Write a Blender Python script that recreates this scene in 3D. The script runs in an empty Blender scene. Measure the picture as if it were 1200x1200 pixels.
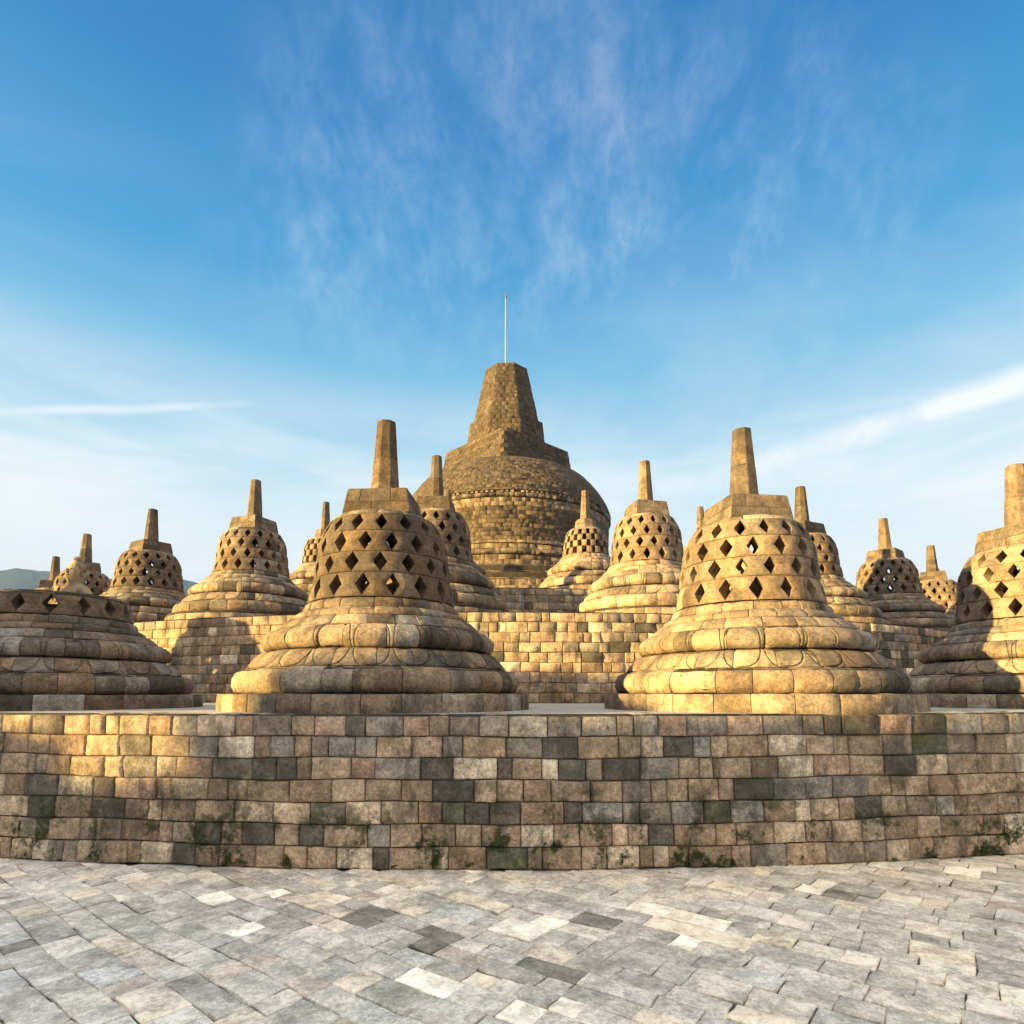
import bpy, math, random
import numpy as np
PI = math.pi
scene = bpy.context.scene
col = scene.collection
CEN = (-0.29, 30.44)                       # middle of the monument
SUN_AZ, SUN_EL = math.radians(24), math.radians(8.5)   # travel direction of the light from +x towards +y ; height

# ------------------------------------------------------------------ materials
def nodes(m):
    m.use_nodes = True
    nt = m.node_tree; nt.nodes.clear()
    return nt
def N(nt, t, **k):
    n = nt.nodes.new(t)
    for a, b in k.items():
        if a.startswith('i_'):
            key = a[2:]
            key = int(key) if key.isdigit() else key.replace('_', ' ')
            n.inputs[key].default_value = b
        else: setattr(n, a, b)
    return n
def math_(nt, op, a, b=None, c=None, clamp=False):
    n = nt.nodes.new('ShaderNodeMath'); n.operation = op; n.use_clamp = clamp
    for i, v in enumerate((a, b, c)):
        if v is None: continue
        if isinstance(v, (int, float)): n.inputs[i].default_value = v
        else: nt.links.new(v, n.inputs[i])
    return n.outputs[0]
def mixc(nt, fac, a, b, blend='MIX'):
    n = nt.nodes.new('ShaderNodeMix'); n.data_type = 'RGBA'; n.blend_type = blend; n.clamp_factor = True
    for s, v in ((n.inputs[0], fac), (n.inputs[6], a), (n.inputs[7], b)):
        if isinstance(v, (int, float)): s.default_value = v
        elif isinstance(v, tuple): s.default_value = (*v, 1)
        else: nt.links.new(v, s)
    return n.outputs[2]
def ramp(nt, x, a, b, lo=0.0, hi=1.0):
    n = nt.nodes.new('ShaderNodeMapRange'); n.clamp = True
    n.interpolation_type = 'SMOOTHSTEP'
    nt.links.new(x, n.inputs[0])
    n.inputs[1].default_value = a; n.inputs[2].default_value = b
    n.inputs[3].default_value = lo; n.inputs[4].default_value = hi
    return n.outputs[0]

def stone_mat(name, bump=0.007, stain=0.55, moss=0.0, petals=None, weather=.58, gain=1.0, speck=1.0):
    m = bpy.data.materials.new(name); nt = nodes(m); L = nt.links
    out = N(nt, 'ShaderNodeOutputMaterial'); bs = N(nt, 'ShaderNodeBsdfPrincipled')
    bs.inputs['Roughness'].default_value = 0.92
    bs.inputs['Specular IOR Level'].default_value = 0.18
    L.new(bs.outputs[0], out.inputs[0])
    at = N(nt, 'ShaderNodeAttribute', attribute_name='tint')
    tc = N(nt, 'ShaderNodeTexCoord'); geo = N(nt, 'ShaderNodeNewGeometry'); oi = N(nt, 'ShaderNodeObjectInfo')
    # every stone reads its own piece of the noise
    off = math_(nt, 'MULTIPLY', at.outputs['Alpha'], 91.7)
    off2 = math_(nt, 'ADD', off, math_(nt, 'MULTIPLY', oi.outputs['Random'], 37.0))
    cmb = N(nt, 'ShaderNodeCombineXYZ'); L.new(off2, cmb.inputs[0]); L.new(off, cmb.inputs[2])
    va = N(nt, 'ShaderNodeVectorMath', operation='ADD'); L.new(geo.outputs['Position'], va.inputs[0]); L.new(cmb.outputs[0], va.inputs[1])
    def noise(sc, det, rough=.6, vec=va.outputs[0], dist=0.0):
        n = N(nt, 'ShaderNodeTexNoise'); n.inputs['Scale'].default_value = sc; n.inputs['Detail'].default_value = det
        n.inputs['Roughness'].default_value = rough; n.inputs['Distortion'].default_value = dist
        L.new(vec, n.inputs['Vector']); return n.outputs['Fac']
    n1 = noise(5, 6, .7); n2 = noise(34, 6, .75); n3 = noise(120, 4, .8)
    n4 = noise(0.9, 5, .7, geo.outputs['Position'], .6); n5 = noise(7.5, 6, .74, va.outputs[0], .25)
    c = at.outputs['Color']
    f1 = ramp(nt, n1, .3, .7, 1-.38*min(1, speck+.05), 1+.38*min(1, speck+.05))
    f2 = ramp(nt, n2, .3, .7, 1-.38*speck, 1+.32*speck)
    f3 = ramp(nt, n3, .3, .72, 1-.3*speck, 1+.26*speck)
    f = math_(nt, 'MULTIPLY', math_(nt, 'MULTIPLY', f1, f2), math_(nt, 'MULTIPLY', f3, gain))
    vm = N(nt, 'ShaderNodeVectorMath', operation='SCALE'); L.new(c, vm.inputs[0]); L.new(f, vm.inputs['Scale'])
    c = vm.outputs[0]
    # warm iron staining, black algae, pale lichen
    c = mixc(nt, ramp(nt, n5, .54, .74, 0, .30), c, (.38, .24, .13))
    st = math_(nt, 'MULTIPLY', ramp(nt, n5, .30, .46, 1, 0), ramp(nt, n4, .36, .60, .15, stain+.25))
    c = mixc(nt, st, c, (.045, .042, .036))
    mpg = N(nt, 'ShaderNodeMapping'); mpg.inputs['Scale'].default_value = (1, 1, .35) if weather > .3 else (1, 1, 1); L.new(geo.outputs['Position'], mpg.inputs[0])
    n6 = noise(2.6, 8, .74, mpg.outputs[0], .2)
    c = mixc(nt, ramp(nt, n6, .48, .64, 0, weather), c, (.060, .055, .046))
    n7 = noise(1.7, 8, .75, geo.outputs['Position'], .5)
    c = mixc(nt, ramp(nt, n7, .56, .72, 0, weather*.7), c, (.46, .41, .33))
    pale = math_(nt, 'MULTIPLY', ramp(nt, n2, .60, .74, 0, .5), ramp(nt, n1, .5, .65))
    c = mixc(nt, pale, c, (.52, .47, .38))
    if moss:
        g = noise(3.4, 8, .75, geo.outputs['Position'], .1)
        sep = N(nt, 'ShaderNodeSeparateXYZ'); L.new(geo.outputs['Position'], sep.inputs[0])
        low = ramp(nt, sep.outputs[2], 0.1, .9, 1, .25)
        c = mixc(nt, math_(nt, 'MULTIPLY', math_(nt, 'MULTIPLY', ramp(nt, g, .50, .60), low), moss), c, (.04, .055, .018))
    L.new(c, bs.inputs['Base Color'])
    h = math_(nt, 'ADD', math_(nt, 'MULTIPLY', n2, .55), math_(nt, 'ADD', math_(nt, 'MULTIPLY', n5, .9), math_(nt, 'MULTIPLY', n3, .22)))
    b = N(nt, 'ShaderNodeBump'); b.inputs['Strength'].default_value = .9; b.inputs['Distance'].default_value = bump
    L.new(h, b.inputs['Height']); nrm = b.outputs[0]
    if petals:
        # carved petal outlines: groove round each petal, in the part's own angle / height coordinates
        uv = N(nt, 'ShaderNodeUVMap'); s2 = N(nt, 'ShaderNodeSeparateXYZ'); L.new(uv.outputs[0], s2.inputs[0])
        cnt, up = petals
        fr = math_(nt, 'FRACT', math_(nt, 'MULTIPLY', s2.outputs[0], cnt))
        u = math_(nt, 'MULTIPLY', math_(nt, 'SUBTRACT', fr, .5), 2.0)
        v = s2.outputs[1] if up else math_(nt, 'SUBTRACT', 1.0, s2.outputs[1])
        e = math_(nt, 'ADD', math_(nt, 'POWER', math_(nt, 'ABSOLUTE', u), 2.6), math_(nt, 'MULTIPLY', math_(nt, 'POWER', v, 3.0), .8))
        d = math_(nt, 'ABSOLUTE', math_(nt, 'SUBTRACT', e, .80))
        gr = ramp(nt, d, .02, .15, 0, 1)
        b2 = N(nt, 'ShaderNodeBump'); b2.inputs['Strength'].default_value = .8; b2.inputs['Distance'].default_value = .04
        L.new(gr, b2.inputs['Height']); L.new(nrm, b2.inputs['Normal']); nrm = b2.outputs[0]
    L.new(nrm, bs.inputs['Normal'])
    return m

def plain_mat(name, color, rough=.8, metal=0.0):
    m = bpy.data.materials.new(name); nt = nodes(m)
    out = N(nt, 'ShaderNodeOutputMaterial'); bs = N(nt, 'ShaderNodeBsdfPrincipled')
    n = N(nt, 'ShaderNodeTexNoise'); n.inputs['Scale'].default_value = 9; n.inputs['Detail'].default_value = 6
    c = mixc(nt, n.outputs['Fac'], tuple(x*.75 for x in color), tuple(min(1, x*1.2) for x in color))
    nt.links.new(c, bs.inputs['Base Color'])
    bs.inputs['Roughness'].default_value = rough; bs.inputs['Metallic'].default_value = metal
    nt.links.new(bs.outputs[0], out.inputs[0]); return m

M_WALL = stone_mat('weathered_wall_stone', weather=.62, bump=.018, stain=.5, moss=1.0, gain=1.42)
M_STONE = stone_mat('weathered_carved_stone', bump=.014, stain=.5)
M_UP = stone_mat('carved_petal_stone_upper', bump=.013, stain=.5, petals=(22, True))
M_DOWN = stone_mat('carved_petal_stone_lower', bump=.013, stain=.5, petals=(22, False))
M_PAVE = stone_mat('worn_paving_stone', bump=.006, stain=.16, speck=.75, weather=.36, gain=1.9)
M_ROD = plain_mat('white_painted_steel', (.36, .38, .41), .45)

# ------------------------------------------------------------------ mesh collector
class Mesh:
    def __init__(s): s.V = []; s.F = []; s.T = []; s.U = []; s.n = 0
    def raw(s, P, F, tint, uv=None):
        P = np.asarray(P, float); k = len(P)
        s.V.append(P); s.F.append(np.asarray(F, int)+s.n); s.n += k
        t = np.asarray(tint, float)
        s.T.append(np.tile(t, (k, 1)) if t.ndim == 1 else t)
        s.U.append(np.zeros((k, 2)) if uv is None else uv)
    def grid(s, P, tint, uv=None, wrap=False):
        m, n = P.shape[:2]
        i = np.arange(m*n).reshape(m, n)
        if wrap: j = np.roll(i, -1, axis=1); a, b = i[:-1], j[:-1]; c, d = j[1:], i[1:]
        else: a, b, c, d = i[:-1, :-1], i[:-1, 1:], i[1:, 1:], i[1:, :-1]
        F = np.stack([a, b, c, d], -1).reshape(-1, 4)
        s.raw(P.reshape(-1, 3), F, tint, None if uv is None else uv.reshape(-1, 2))
    def build(s, name, mat, parent=None, loc=(0, 0, 0), smooth=True):
        V = np.concatenate(s.V); F = np.concatenate(s.F); T = np.concatenate(s.T); U = np.concatenate(s.U)
        me = bpy.data.meshes.new(name)
        me.vertices.add(len(V)); me.vertices.foreach_set('co', V.ravel().astype(np.float32))
        me.loops.add(F.size); me.loops.foreach_set('vertex_index', F.ravel().astype(np.int32))
        me.polygons.add(len(F)); me.polygons.foreach_set('loop_start', (np.arange(len(F))*4).astype(np.int32))
        me.update(calc_edges=True)
        ca = me.color_attributes.new('tint', 'FLOAT_COLOR', 'POINT'); ca.data.foreach_set('color', T.ravel().astype(np.float32))
        uv = me.uv_layers.new(name='UVMap'); uv.data.foreach_set('uv', U[F.ravel()].ravel().astype(np.float32))
        me.polygons.foreach_set('use_smooth', np.full(len(F), smooth))
        me.materials.append(mat); me.validate(); me.update()
        o = bpy.data.objects.new(name, me); col.objects.link(o)
        o.location = loc
        if parent is not None: o.parent = parent
        return o

def tag(o, label=None, cat=None, group=None, kind=None):
    if label: o['label'] = label
    if cat: o['category'] = cat
    if group: o['group'] = group
    if kind: o['kind'] = kind
    return o
def empty(name, loc, rz=0):
    o = bpy.data.objects.new(name, None); col.objects.link(o); o.location = loc; o.rotation_euler = (0, 0, rz)
    o.empty_display_size = .2
    return o

# ------------------------------------------------------------------ stone colours (albedo)
PAL = {'tan': (.39, .285, .19), 'beige': (.53, .41, .285), 'grey': (.27, .225, .175), 'brown': (.28, .195, .13),
       'dark': (.105, .09, .072), 'green': (.070, .078, .040), 'pale': (.66, .56, .42), 'pink': (.39, .265, .19), 'cool': (.29, .265, .225)}
def pick(rng, w):
    ks = [a for a in w if a[0] != '_']; k = rng.choices(ks, [w[a] for a in ks])[0]
    c = PAL[k]
    if '_mean' in w: m, q = w['_mean']; c = tuple(a*(1-q)+b*q for a, b in zip(c, m))
    f = rng.uniform(.82, 1.18)*w.get('_g', 1.0); h = rng.uniform(-.03, .03)
    return (c[0]*f*(1+h), c[1]*f, c[2]*f*(1-h), rng.random())
W_ST = {'tan': 6, 'beige': 2.6, 'grey': 3, 'brown': 3, 'dark': .9, 'pale': .5, 'pink': .5, 'cool': 1, '_mean': ((.215, .165, .117), .45)}
W_LAT = {'tan': 5, 'beige': .8, 'grey': 4, 'brown': 5, 'dark': .6, 'cool': 1, '_mean': ((.155, .108, .070), .58)}
W_TOP = {'tan': .6, 'grey': 4, 'brown': 4, 'dark': 1.5, '_mean': ((.105, .076, .054), .70)}
W_MAIN = {'tan': 5, 'beige': 1.2, 'grey': 4, 'brown': 5, 'dark': .8, 'pink': .6, '_g': .84, '_mean': ((.105, .080, .060), .86)}
CORE = (.05, .042, .034, .5)

def stops(L, g, b, n):
    mid = list(np.linspace(g+b, L-g-b, n))
    return np.array([g, g+b*.12]+[g+b*.45]+mid+[L-g-b*.45]+[L-g-b*.12, L-g]), n
def edge_off(L, g, b, n, dep):
    return np.array([-dep, -b*.85, -b*.28]+[0]*n+[-b*.28, -b*.85, -dep])

def course(M, poly, n, rng, w, C=(0, 0), a0=0.0, a1=2*PI, gap=.003, bev=.014, dep=.03, na=3, ns=3, jit=.0025, wv=.3, push=.005, core=True, phase=None, pick_f=None):
    """one ring of stones following the outline poly [(r, z) ...] from bottom to top"""
    P = np.array(poly, float); d = np.hypot(*(P[1:]-P[:-1]).T); cum = np.r_[0, np.cumsum(d)]; Ls = cum[-1]
    rad = P[:, 0].mean()
    if Ls < 4*bev: bev = Ls/5
    sv, _ = stops(Ls, gap, bev, max(ns, len(poly)))
    so = edge_off(Ls, gap, bev, max(ns, len(poly)), dep)
    pr = np.interp(sv, cum, P[:, 0]); pz = np.interp(sv, cum, P[:, 1])
    e = 1e-3*Ls+.004
    tr = np.interp(sv+e, cum, P[:, 0])-np.interp(sv-e, cum, P[:, 0]); tz = np.interp(sv+e, cum, P[:, 1])-np.interp(sv-e, cum, P[:, 1])
    l = np.hypot(tr, tz)+1e-9; nr, nz = tz/l, -tr/l
    wid = np.array([rng.uniform(1-wv, 1+wv) for _ in range(n)]); br = np.r_[0, np.cumsum(wid)]/wid.sum()
    ph = (rng.random()*(a1-a0)/n) if phase is None else phase
    full = abs(a1-a0-2*PI) < 1e-6
    for k in range(n):
        b0 = a0+br[k]*(a1-a0)+(ph if full else 0); b1 = a0+br[k+1]*(a1-a0)+(ph if full else 0)
        La = (b1-b0)*rad; bb = min(bev, La/5)
        av, _ = stops(La, gap, bb, na); ao = edge_off(La, gap, bb, na, dep)
        A = b0+av/rad
        O = -np.minimum(np.hypot(so[:, None], ao[None, :]), dep)
        inner = (O > -dep*.9)
        O = O+inner*np.array([rng.gauss(0, jit) for _ in range(O.size)]).reshape(O.shape)+inner*rng.uniform(-push, push)
        R = pr[:, None]+O*nr[:, None]; Z = pz[:, None]+O*nz[:, None]
        X = C[0]+R*np.sin(A)[None, :]; Y = C[1]-R*np.cos(A)[None, :]
        t = pick(rng, w) if pick_f is None else pick_f((b0+b1)/2, rng)
        G = np.stack([X, Y, np.broadcast_to(Z, X.shape)], -1)
        UV = np.stack([np.broadcast_to(A/(2*PI), X.shape), np.broadcast_to((sv/Ls)[:, None], X.shape)], -1)
        M.grid(G, t, UV)
    if core:
        m = max(24, int(abs(a1-a0)*rad/.25)); A = np.linspace(a0, a1, m+1)
        rr = P[:, 0]-dep*.97; G = np.stack([C[0]+rr[:, None]*np.sin(A), C[1]-rr[:, None]*np.cos(A), np.repeat(P[:, 1][:, None], m+1, 1)], -1)
        M.grid(G, CORE)

def poly_course(M, ns_, rot, r0, z0, r1, z1, per, rng, w, bev=.008, gap=.001, dep=.012, jit=.001, cap=False, stag=0.0, push=.001, C=(0, 0)):
    """a course of stones on a regular polygon plan; r is the apothem"""
    k0, k1 = r0/math.cos(PI/ns_), r1/math.cos(PI/ns_)
    one = pick(rng, w)
    for f in range(ns_):
        aa = rot+(f-.5)*2*PI/ns_; ab = rot+(f+.5)*2*PI/ns_; am = rot+f*2*PI/ns_
        def pt(a, k, z): return np.array([C[0]+k*math.sin(a), C[1]-k*math.cos(a), z])
        BL, BR, TL, TR = pt(aa, k0, z0), pt(ab, k0, z0), pt(aa, k1, z1), pt(ab, k1, z1)
        Lh = np.linalg.norm(BR-BL); Lv = np.linalg.norm(TL-BL)
        nrm = np.cross(BR-BL, TL-BL); nrm /= np.linalg.norm(nrm)
        cuts = [0]+[(i+stag+rng.uniform(-.15, .15))/per for i in range(1 if stag < .3 else 0, per)]+[1]
        cuts = sorted(min(1, max(0, c)) for c in cuts)
        for c0, c1 in zip(cuts[:-1], cuts[1:]):
            if c1-c0 < .06: continue
            Lc = (c1-c0)*Lh
            b = min(bev, Lc/5, Lv/5)
            hv, _ = stops(Lc, gap, b, 3); ho = edge_off(Lc, gap, b, 3, dep); vv, _ = stops(Lv, gap, b, 3); vo = edge_off(Lv, gap, b, 3, dep)
            O = -np.minimum(np.hypot(vo[:, None], ho[None, :]), dep)
            O = O+(O > -dep*.9)*np.array([rng.gauss(0, jit) for _ in range(O.size)]).reshape(O.shape)+rng.uniform(-push, push)
            s = (c0+hv/Lh)[None, :, None]; t = (vv/Lv)[:, None, None]
            G = (BL*(1-s)+BR*s)*(1-t)+(TL*(1-s)+TR*s)*t+nrm*O[..., None]
            M.grid(G, pick(rng, w) if per > 1 else one)
    A = [rot+(f-.5)*2*PI/ns_ for f in range(ns_)]
    kk = dep*.6
    G = np.array([[[C[0]+(k-kk)*math.sin(a), C[1]-(k-kk)*math.cos(a), z] for a in A] for k, z in ((k0, z0), (k1, z1))])
    M.grid(G, (*one[:3], .3) if cap else CORE, wrap=True)
    if cap:
        rings = [(k1-kk, z1-.006), (k1-.02-kk, z1+.008), (.001, z1+.012)]
        G = np.array([[[C[0]+k*math.sin(a), C[1]-k*math.cos(a), z] for a in A] for k, z in rings])
        M.grid(G, one, wrap=True)

def lattice_row(M, z0, z1, r0, r1, n, phase, rng, thick=.23, square=False, miss=(), w=W_LAT, hi=True):
    T = np.array([0, .03, .12, .28, .42, .5, .58, .72, .88, .97, 1]) if hi else np.array([0, .04, .27, .5, .73, .96, 1])
    Wd = 2*PI/n
    hw = rng.uniform(.24, .27)
    for k in range(n):
        if k in miss: continue
        ac = phase+(k+.5)*Wd+rng.uniform(-.012, .012)
        if square: half = np.full(T.shape, .262*Wd)
        else:
            half = (.497-hw*np.clip((1-np.abs(2*T-1)-.06)/.94, 0, 1))*Wd
        U = np.linspace(-1, 1, 6 if hi else 4)
        A = ac+U[None, :]*half[:, None]
        rr = r0+(r1-r0)*T+.008*np.sin(PI*T)
        ed = np.minimum(1, (1-np.abs(U))*9)[None, :]*np.minimum(1, np.minimum(T, 1-T)*20)[:, None]
        R = rr[:, None]-(1-ed)*.010+rng.uniform(-.006, .006)+np.array([rng.gauss(0, .002) for _ in range(A.size)]).reshape(A.shape)
        z = (z0+.003+(z1-z0-.006)*T)[:, None]+0*A
        t = pick(rng, w)
        O = np.stack([R*np.sin(A), -R*np.cos(A), z], -1)
        Ri = rr[:, None]-thick+0*A
        I = np.stack([Ri*np.sin(A), -Ri*np.cos(A), z], -1)
        ti = (t[0]*.45, t[1]*.45, t[2]*.45, t[3])   # inner faces tinted darker to deepen the shade inside the bell
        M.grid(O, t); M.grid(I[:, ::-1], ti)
        for a, b in ((O[:, 0], I[:, 0]), (I[:, -1], O[:, -1]), (I[0], O[0]), (O[-1], I[-1])):
            M.grid(np.stack([b, a], 1), t)

def disc(M, r, z, tint, C=(0, 0), r_in=0.001, m=48, up=True):
    A = np.linspace(0, 2*PI, m+1); rs = [r_in, r] if not up else [r, r_in]
    G = np.array([[[C[0]+q*math.sin(a), C[1]-q*math.cos(a), z] for a in A] for q in rs]); M.grid(G, tint)

# ------------------------------------------------------------------ perforated stupas
BASE = [  # name, material, outline, stones round
 ('plinth', 'S', [(1.745, -.02), (1.745, .165), (1.737, .182), (1.54, .185)], 30),
 ('torus_moulding', 'S', [(1.50, .18), (1.575, .192), (1.608, .225), (1.620, .30), (1.604, .37), (1.555, .425), (1.42, .450)], 26),
 ('lower_lotus', 'D', [(1.47, .445), (1.468, .478), (1.452, .49), (1.395, .565), (1.335, .62), (1.20, .645)], 25),
 ('upper_lotus', 'U', [(1.22, .64), (1.285, .652), (1.325, .69), (1.338, .74), (1.328, .785), (1.275, .84), (1.205, .875), (1.12, .888)], 24),
]
SHOULDER = [([(1.165, .883), (1.16, .905), (1.09, .965), (1.045, 1.0), (.99, 1.003)], 22),
            ([(1.01, 1.0), (1.008, 1.045), (.985, 1.06), (.93, 1.095), (.90, 1.10)], 20),
            ([(.91, 1.095), (.905, 1.15), (.895, 1.163), (.868, 1.203), (.70, 1.212)], 20)]
LAT = [(1.212, 1.49, .857, .800), (1.49, 1.722, .797, .778), (1.722, 1.965, .775, .745), (1.965, 2.188, .740, .632)]
LAT3 = [(1.25, 1.45, .80, .775), (1.45, 1.64, .772, .755), (1.64, 1.83, .752, .715), (1.83, 2.01, .71, .63)]

def scale_poly(poly, sr, sz): return [(r*sr, z*sz) for r, z in poly]
def side_dark(face, w, amt):  # dark weathered stones on the side away from the sun, also deepening shade there
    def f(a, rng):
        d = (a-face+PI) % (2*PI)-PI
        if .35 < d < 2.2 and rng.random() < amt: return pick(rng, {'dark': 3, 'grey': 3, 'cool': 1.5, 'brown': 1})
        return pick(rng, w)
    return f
def stupa(name, loc, face, seed, label, group, sr=1.0, sz=1.0, hi=True, octo=False, broken=False, gb=1.0, gu=1.0, cat='stupa', top_h=None, n_lat=16):
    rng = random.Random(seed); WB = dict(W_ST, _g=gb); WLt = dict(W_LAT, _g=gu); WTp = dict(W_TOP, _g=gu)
    root = empty(name, loc); tag(root, label, cat, group)
    na, ns, jit = (5, 5, .0035) if hi else (3, 3, .004)
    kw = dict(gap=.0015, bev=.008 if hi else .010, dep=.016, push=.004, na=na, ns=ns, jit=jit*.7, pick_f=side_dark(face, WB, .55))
    for nm, mk, poly, n in BASE:
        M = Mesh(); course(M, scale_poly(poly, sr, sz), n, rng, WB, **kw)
        M.build(nm, {'S': M_STONE, 'U': M_UP, 'D': M_DOWN}[mk], root)
    M = Mesh()
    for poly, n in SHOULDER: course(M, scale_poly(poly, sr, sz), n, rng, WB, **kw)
    disc(M, .86*sr, .86*sz, (.08, .07, .055, .4)); disc(M, .7, 1.19*sz, (.07, .06, .05, .4), r_in=.52)
    M.build('shoulder_mouldings', M_STONE, root)
    M = Mesh()
    rows = LAT3 if octo else LAT
    for i, (z0, z1, r0, r1) in enumerate(rows):
        if broken and i > 0: break
        lattice_row(M, z0*sz, z1*sz, r0*sr, r1*sr, n_lat, (i % 2)*PI/n_lat+rng.uniform(-.02, .02)+face, rng, square=octo, hi=hi, w=WLt)
    M.build('perforated_bell', M_STONE, root)
    if broken:
        M = Mesh(); course(M, scale_poly([(.806, 1.482), (.806, 1.512), (.795, 1.522), (.60, 1.524)], sr, sz), 11, rng, WLt, **kw); M.build('rim', M_STONE, root)
        return root
    zt = rows[-1][1]
    if octo:   # a narrower neck course closes the bell below the lattice of the top terrace stupas
        M = Mesh(); course(M, scale_poly([(.83, 1.20), (.825, 1.235), (.80, 1.25), (.62, 1.253)], sr, sz), 18, rng, WB, **kw); M.build('bell_ring', M_STONE, root)
    M = Mesh()
    course(M, scale_poly([(rows[-1][3]-.005, zt), (rows[-1][3]-.03, zt+.025), (.545, zt+.062), (.46, zt+.085), (.25, zt+.09)], sr, sz), 14, rng, WB, **kw)
    M.build('bell_cap', M_STONE, root)
    zh = zt+.07; zb = zh+.30
    M = Mesh(); tone = pick(rng, WTp)[:3]; WT = dict(W_TOP, _g=1.0, _mean=(tone, .72))
    sides, rh = (8, .36) if octo else (4, .395)
    poly_course(M, sides, face, rh*sr, zh*sz, (rh-.018)*sr, (zh+.14)*sz, 1 if octo else 2, rng, WT, bev=.008)
    poly_course(M, sides, face, (rh-.018)*sr, (zh+.14)*sz, (rh-.045)*sr, zb*sz, 1 if octo else 2, rng, WT, bev=.008, cap=True, stag=.5 if not octo else 0)
    M.build('harmika', M_STONE, root, smooth=False)
    M = Mesh(); zm = zb+.46; ze = zb+.95 if top_h is None else top_h/sz
    poly_course(M, 8, face+.2, .172*sr, (zb-.01)*sz, .142*sr, zm*sz, 1, rng, WT, bev=.004, jit=.0003)
    poly_course(M, 8, face+.2, .140*sr, zm*sz, .108*sr, ze*sz, 1, rng, WT, bev=.004, jit=.0003, cap=True)
    M.build('spire', M_STONE, root, smooth=False)
    return root

def ring_pos(R, th):  # th in degrees, 0 = towards the camera
    a = math.radians(th); return CEN[0]+R*math.sin(a), CEN[1]-R*math.cos(a)

T1, T2, T3 = 1.295, 3.02, 4.50
G1 = 'large perforated stupas on the lowest round terrace'
G2 = 'perforated stupas on the middle round terrace'
G3 = 'stupas with square openings on the top round terrace'
def ang(x, y): return math.atan2(x-CEN[0], CEN[1]-y)
# front ring
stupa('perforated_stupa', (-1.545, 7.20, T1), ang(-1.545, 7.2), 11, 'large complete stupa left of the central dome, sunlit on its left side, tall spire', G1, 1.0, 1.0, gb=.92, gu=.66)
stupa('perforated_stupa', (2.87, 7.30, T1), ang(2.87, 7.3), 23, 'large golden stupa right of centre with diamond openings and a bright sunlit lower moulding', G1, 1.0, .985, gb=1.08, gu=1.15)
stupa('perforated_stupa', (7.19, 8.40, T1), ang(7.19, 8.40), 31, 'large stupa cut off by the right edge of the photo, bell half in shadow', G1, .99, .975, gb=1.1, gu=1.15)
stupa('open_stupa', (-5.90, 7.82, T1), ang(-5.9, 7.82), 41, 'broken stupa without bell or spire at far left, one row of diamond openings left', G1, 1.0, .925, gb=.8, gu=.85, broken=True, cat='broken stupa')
for i, (th, sd) in enumerate(((-28.2, 51), (-37.5, 52), (30.3, 54), (41.5, 55))):
    x, y = ring_pos(23.3, th)
    stupa('perforated_stupa', (x, y, T1), math.radians(th), sd, ['perforated stupa next beyond the broken one', 'second perforated stupa beyond the broken one', 'perforated stupa beyond the one cut by the right edge', 'second stupa beyond the one cut by the right edge'][i], G1, hi=False)
# middle ring
mid = [(-9.71, 16.02, 6.43, 'stupa right behind the rim of the broken stupa, seen against the hills'),
       (-6.19, 14.25, 6.603, 'stupa on the middle terrace between the broken stupa and the large one left of centre'),
       (-1.70, 13.27, 6.811, 'shaded stupa partly hidden behind the large one left of centre, in front of the dome'),
       (3.06, 13.54, 6.797, 'stupa with golden base directly right of the central dome'),
       (7.32, 14.98, 6.691, 'stupa partly hidden behind the right shoulder of the large golden stupa'),
       (10.80, 17.26, 6.533, 'stupa with sunlit patch on its bell between the two large stupas at right'),
       (-13.5, 18.9, 6.512, 'stupa seen behind the stone figure in the broken stupa'),
       (-16.95, 22.2, 6.538, 'farthest left stupa, only its shaft and cap rising over the broken rim'),
       (14.4, 20.5, 6.535, 'small distant stupa left of the one cut by the right edge'),
       (17.0, 24.0, 6.45, 'farthest right stupa, just its short spire showing beside the small distant one')]
for i, (x, y, zt, lab) in enumerate(mid):
    h = zt-T2; sz = h/3.51
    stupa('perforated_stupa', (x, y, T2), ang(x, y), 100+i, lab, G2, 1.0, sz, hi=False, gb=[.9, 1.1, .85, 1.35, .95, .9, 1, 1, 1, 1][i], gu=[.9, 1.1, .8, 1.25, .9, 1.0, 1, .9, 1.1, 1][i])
# top ring
top = [(-6.45, 20.53, 8.09, 'small stupa with square openings behind the left edge of the large stupa left of centre'),
       (-2.07, 18.91, 7.97, 'stupa of which only a spire shows beside the shaded one before the dome'),
       (2.36, 19.07, 8.0, 'small golden stupa with square openings in front of the right side of the dome'),
       (6.71, 21.1, 8.10, 'stupa of which only the spire shows left of the large golden stupa')]
for i, (x, y, zt, lab) in enumerate(top):
    stupa('square_hole_stupa', (x, y, T3), ang(x, y), 200+i, lab, G3, .93, (zt-T3)/3.34, hi=False, octo=True, n_lat=15, gb=1.3, gu=1.5)

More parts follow.
